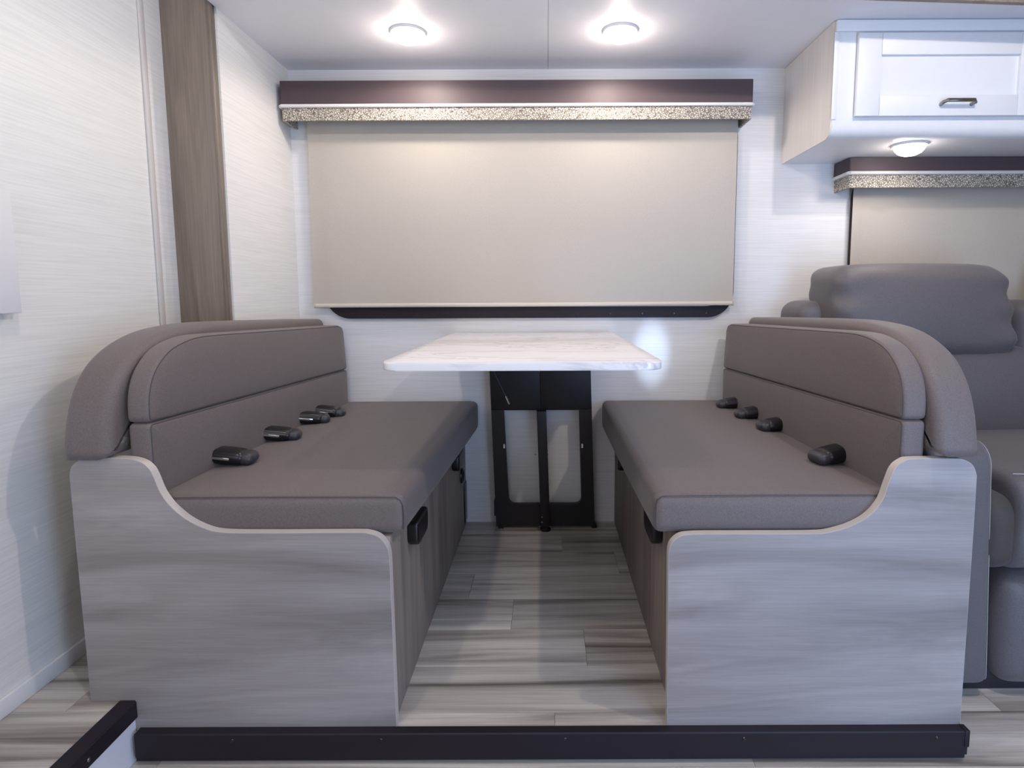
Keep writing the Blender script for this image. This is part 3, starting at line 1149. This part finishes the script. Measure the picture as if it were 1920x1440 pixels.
def frame_with_hole(name, o4, hole):
    # outer outline resampled to the hole's point count by matching the quadrant corners
    n = len(hole)
    per = n // 4
    out = []
    for q in range(4):
        for k in range(per):
            out.append(o4[q])
    bm = bmesh.new()
    lay = []
    for h in (Y0, Y1):
        ov = [bm.verts.new((a, h, b)) for a, b in o4]
        iv = [bm.verts.new((a, h, b)) for a, b in hole]
        lay.append((ov, iv))
    for ov, iv in lay:
        for i in range(n):
            j = (i + 1) % n
            qa, qb = i // per, j // per
            if qa == qb:
                bm.faces.new((ov[qa], iv[j], iv[i]))
            else:
                bm.faces.new((ov[qa], ov[qb], iv[j], iv[i]))
    for q in range(4):
        p = (q + 1) % 4
        bm.faces.new((lay[0][0][q], lay[0][0][p], lay[1][0][p], lay[1][0][q]))
    for i in range(n):
        j = (i + 1) % n
        bm.faces.new((lay[0][1][i], lay[0][1][j], lay[1][1][j], lay[1][1][i]))
    return from_bm(name, shear(bm), 'black_metal', tb)


frame_with_hole('lower_frame', oL, iL)
oR = [(-0.0255, 0.010), (0.162, 0.010), (0.162, 0.461), (-0.0255, 0.461)]
iR = rpoly([(-0.0085, 0.093), (0.114, 0.093), (0.115, 0.460), (-0.0085, 0.460)], [0.001, 0.024, 0.001, 0.001], 6)
frame_with_hole('lower_frame', oR, iR)
from_bm('centre_leg', leg_bm(rect(-0.044, -0.0085, 0.012, 0.4605), Y0 - 0.026, Y0 - 0.001, 0.002), 'black_metal', tb, smooth=True)
lathe('leg_foot', [(0.0, 0.0), (0.020, 0.0), (0.020, 0.008), (0.014, 0.014), (0.010, 0.014), (0.010, 0.03), (0.0, 0.03)], (-0.0085, Y0 - 0.016, 0.0), 'black_plastic', tb, seg=16)
for fx_ in (-0.190, 0.168):
    box('frame_foot', fx_, fx_ + 0.020, Y0, Y1, 0.0, 0.012, 'black_plastic', tb)
for sx, sz in ((-0.022, 0.055), (-0.022, 0.035), (-0.030, 0.018), (0.010, 0.018), (-0.046, 0.29), (0.000, 0.29)):
    lathe('screw', [(0.0, -0.003), (0.0028, -0.0024), (0.0036, 0.0)], (sx, Y0 - 0.0262 if sz < 0.2 else Y0 - 0.0002, sz), 'nickel', tb, axis='Y', seg=10)
for sx in (-0.166, 0.128):
    box('hinge_tab', sx, sx + 0.006, Y0 - 0.003, Y0 + 0.01, 0.315, 0.330, 'piping_white', tb)
tube('release_rod', [(-0.236, 0.90, 0.728), (-0.187, 0.90, 0.629), (-0.145, 0.90, 0.538)], 0.0042, 'black_metal', tb, 8)
tube('rod_tip', [(-0.1455, 0.90, 0.539), (-0.133, 0.90, 0.511)], 0.0048, 'nickel', tb, 10)
box('wall_rail', -0.30, 0.20, 1.078, BACK - 0.001, 0.690, 0.7295, 'black_metal', tb, bev=0.002)
for wx in (-0.195, 0.155):
    box('wall_bracket', wx - 0.012, wx + 0.012, 1.078, BACK - 0.001, 0.04, 0.10, 'black_metal', tb)

# ------------------------------------------------------------------ sofa
so = thing('recliner_sofa', (1.5, 0.62, ZM), 'grey reclining sofa with a pillow headrest behind the right dinette bench', 'sofa')
F = 'sofa_fabric'
box('base', 0.90, 2.55, 0.205, 1.04, ZM, 0.0, 'sofa_base', so, bev=0.004)
pad('back_shell', rpoly([(0.95, -0.02), (1.085, -0.02), (1.085, 0.80), (1.02, 0.80)], 0.02, 4), 'X', 0.90, 2.55, 0.02, F, so)


def warm(p):
    # the arm widens a little towards the floor
    if p.x > 0.95:
        p.x += 0.055 * (0.55 - p.z) / 0.55 * (p.x - 0.95) / 0.05 * 0.5
    return p


arm, asm = pad('arm', rpoly([(0.165, -0.030), (0.90, -0.030), (0.90, 0.545), (0.165, 0.555)], [0.02, 0.02, 0.05, 0.055], 6), 'X', 0.868, 1.005, 0.018, F, so, bulge=0.0, warp=warm)
tube('stitching', [p + Vector((0.0012, -0.0005, 0.0005)) for p in asm], 0.0008, 'stitch_light', arm, 6, closed=True)


def wing(x0, x1):
    soft('back_wing', x0, x1, 0.86, 1.075, 0.45, 0.862, 0.045, F, so, n=(14, 16, 20), crown=(0.006, 0.006, 0.004))


wing(0.858, 0.985)
wing(1.600, 1.760)


def seat_unit(dx):
    # seat cushion: rolled front edge, deep seat
    prof = rpoly([(0.150, 0.235), (0.80, 0.27), (0.80, 0.455), (0.135, 0.475)], [0.085, 0.03, 0.03, 0.075], 8)
    sc_, sm = pad('seat_cushion', prof, 'X', 1.062 + dx, 1.590 + dx, 0.030, F, so, bulge=0.0, seg=5)
    tube('stitching', [(1.075 + dx + 0.5 * q / 12, 0.196 - 0.02 * math.sin(math.pi * q / 12), 0.4755 - 0.002 * math.cos(math.pi * q / 6)) for q in range(13)], 0.0011, 'stitch_light', sc_, 6)
    tube('stitching', [(1.10 + dx + 0.46 * q / 12, 0.140, 0.285 - 0.008 * math.sin(math.pi * q / 24)) for q in range(13)], 0.0011, 'stitch_light', sc_, 6)
    soft('side_roll', 1.000 + dx, 1.086 + dx, 0.170, 0.36, 0.250, 0.420, 0.035, 'sofa_dark', so, n=(14, 14, 14), crown=(0.010, 0.010, 0.006))
    soft('footrest', 1.060 + dx, 1.590 + dx, 0.165, 0.30, -0.035, 0.232, 0.04, F, so, n=(18, 12, 16), crown=(0.01, 0.018, 0.01))

    def wlean(p):
        return Vector((p.x, p.y + (p.z - 0.45) * 0.12, p.z))

    soft('lumbar_cushion', 1.000 + dx, 1.592 + dx, 0.722, 0.97, 0.40, 0.715, 0.055, F, so, n=(22, 16, 20), crown=(0.012, 0.030, 0.01), warp=wlean)

    def whead(p):
        # pillow: corners pinched, folds fanning from the upper corners
        u = (p.x - (1.198 + dx)) / 0.33
        w = (p.z - 0.84) / 0.14
        y_ = p.y + (p.z - 0.70) * 0.10
        z_ = p.z
        if abs(u) > 0.55:
            e = (abs(u) - 0.55) / 0.45
            y_ += 0.015 * e * math.sin(w * 9.5 + u * 3.0 + (1.0 if u < 0 else 2.2))
            z_ -= 0.020 * e * e * max(0.0, w)
        x_ = p.x - 0.02 * (w - 0.6) * (1 if u > 0 else 0.25)
        return Vector((x_, y_, z_))

    soft('headrest', 0.925 + dx, 1.486 + dx, 0.738, 0.975, 0.690, 0.980, 0.048, F, so, n=(34, 18, 26), crown=(0.006, 0.034, 0.010), warp=whead)


seat_unit(0.0)
seat_unit(0.80)
# console between the seats
soft('console', 1.605, 1.845, 0.28, 0.86, 0.0, 0.50, 0.025, F, so, n=(12, 16, 12))
lathe('cup_holder', [(0.044, 0.0), (0.050, 0.006), (0.044, 0.008), (0.038, 0.004), (0.036, -0.05), (0.0, -0.05)], (1.70, 0.42, 0.502), 'black_plastic', so, seg=24)
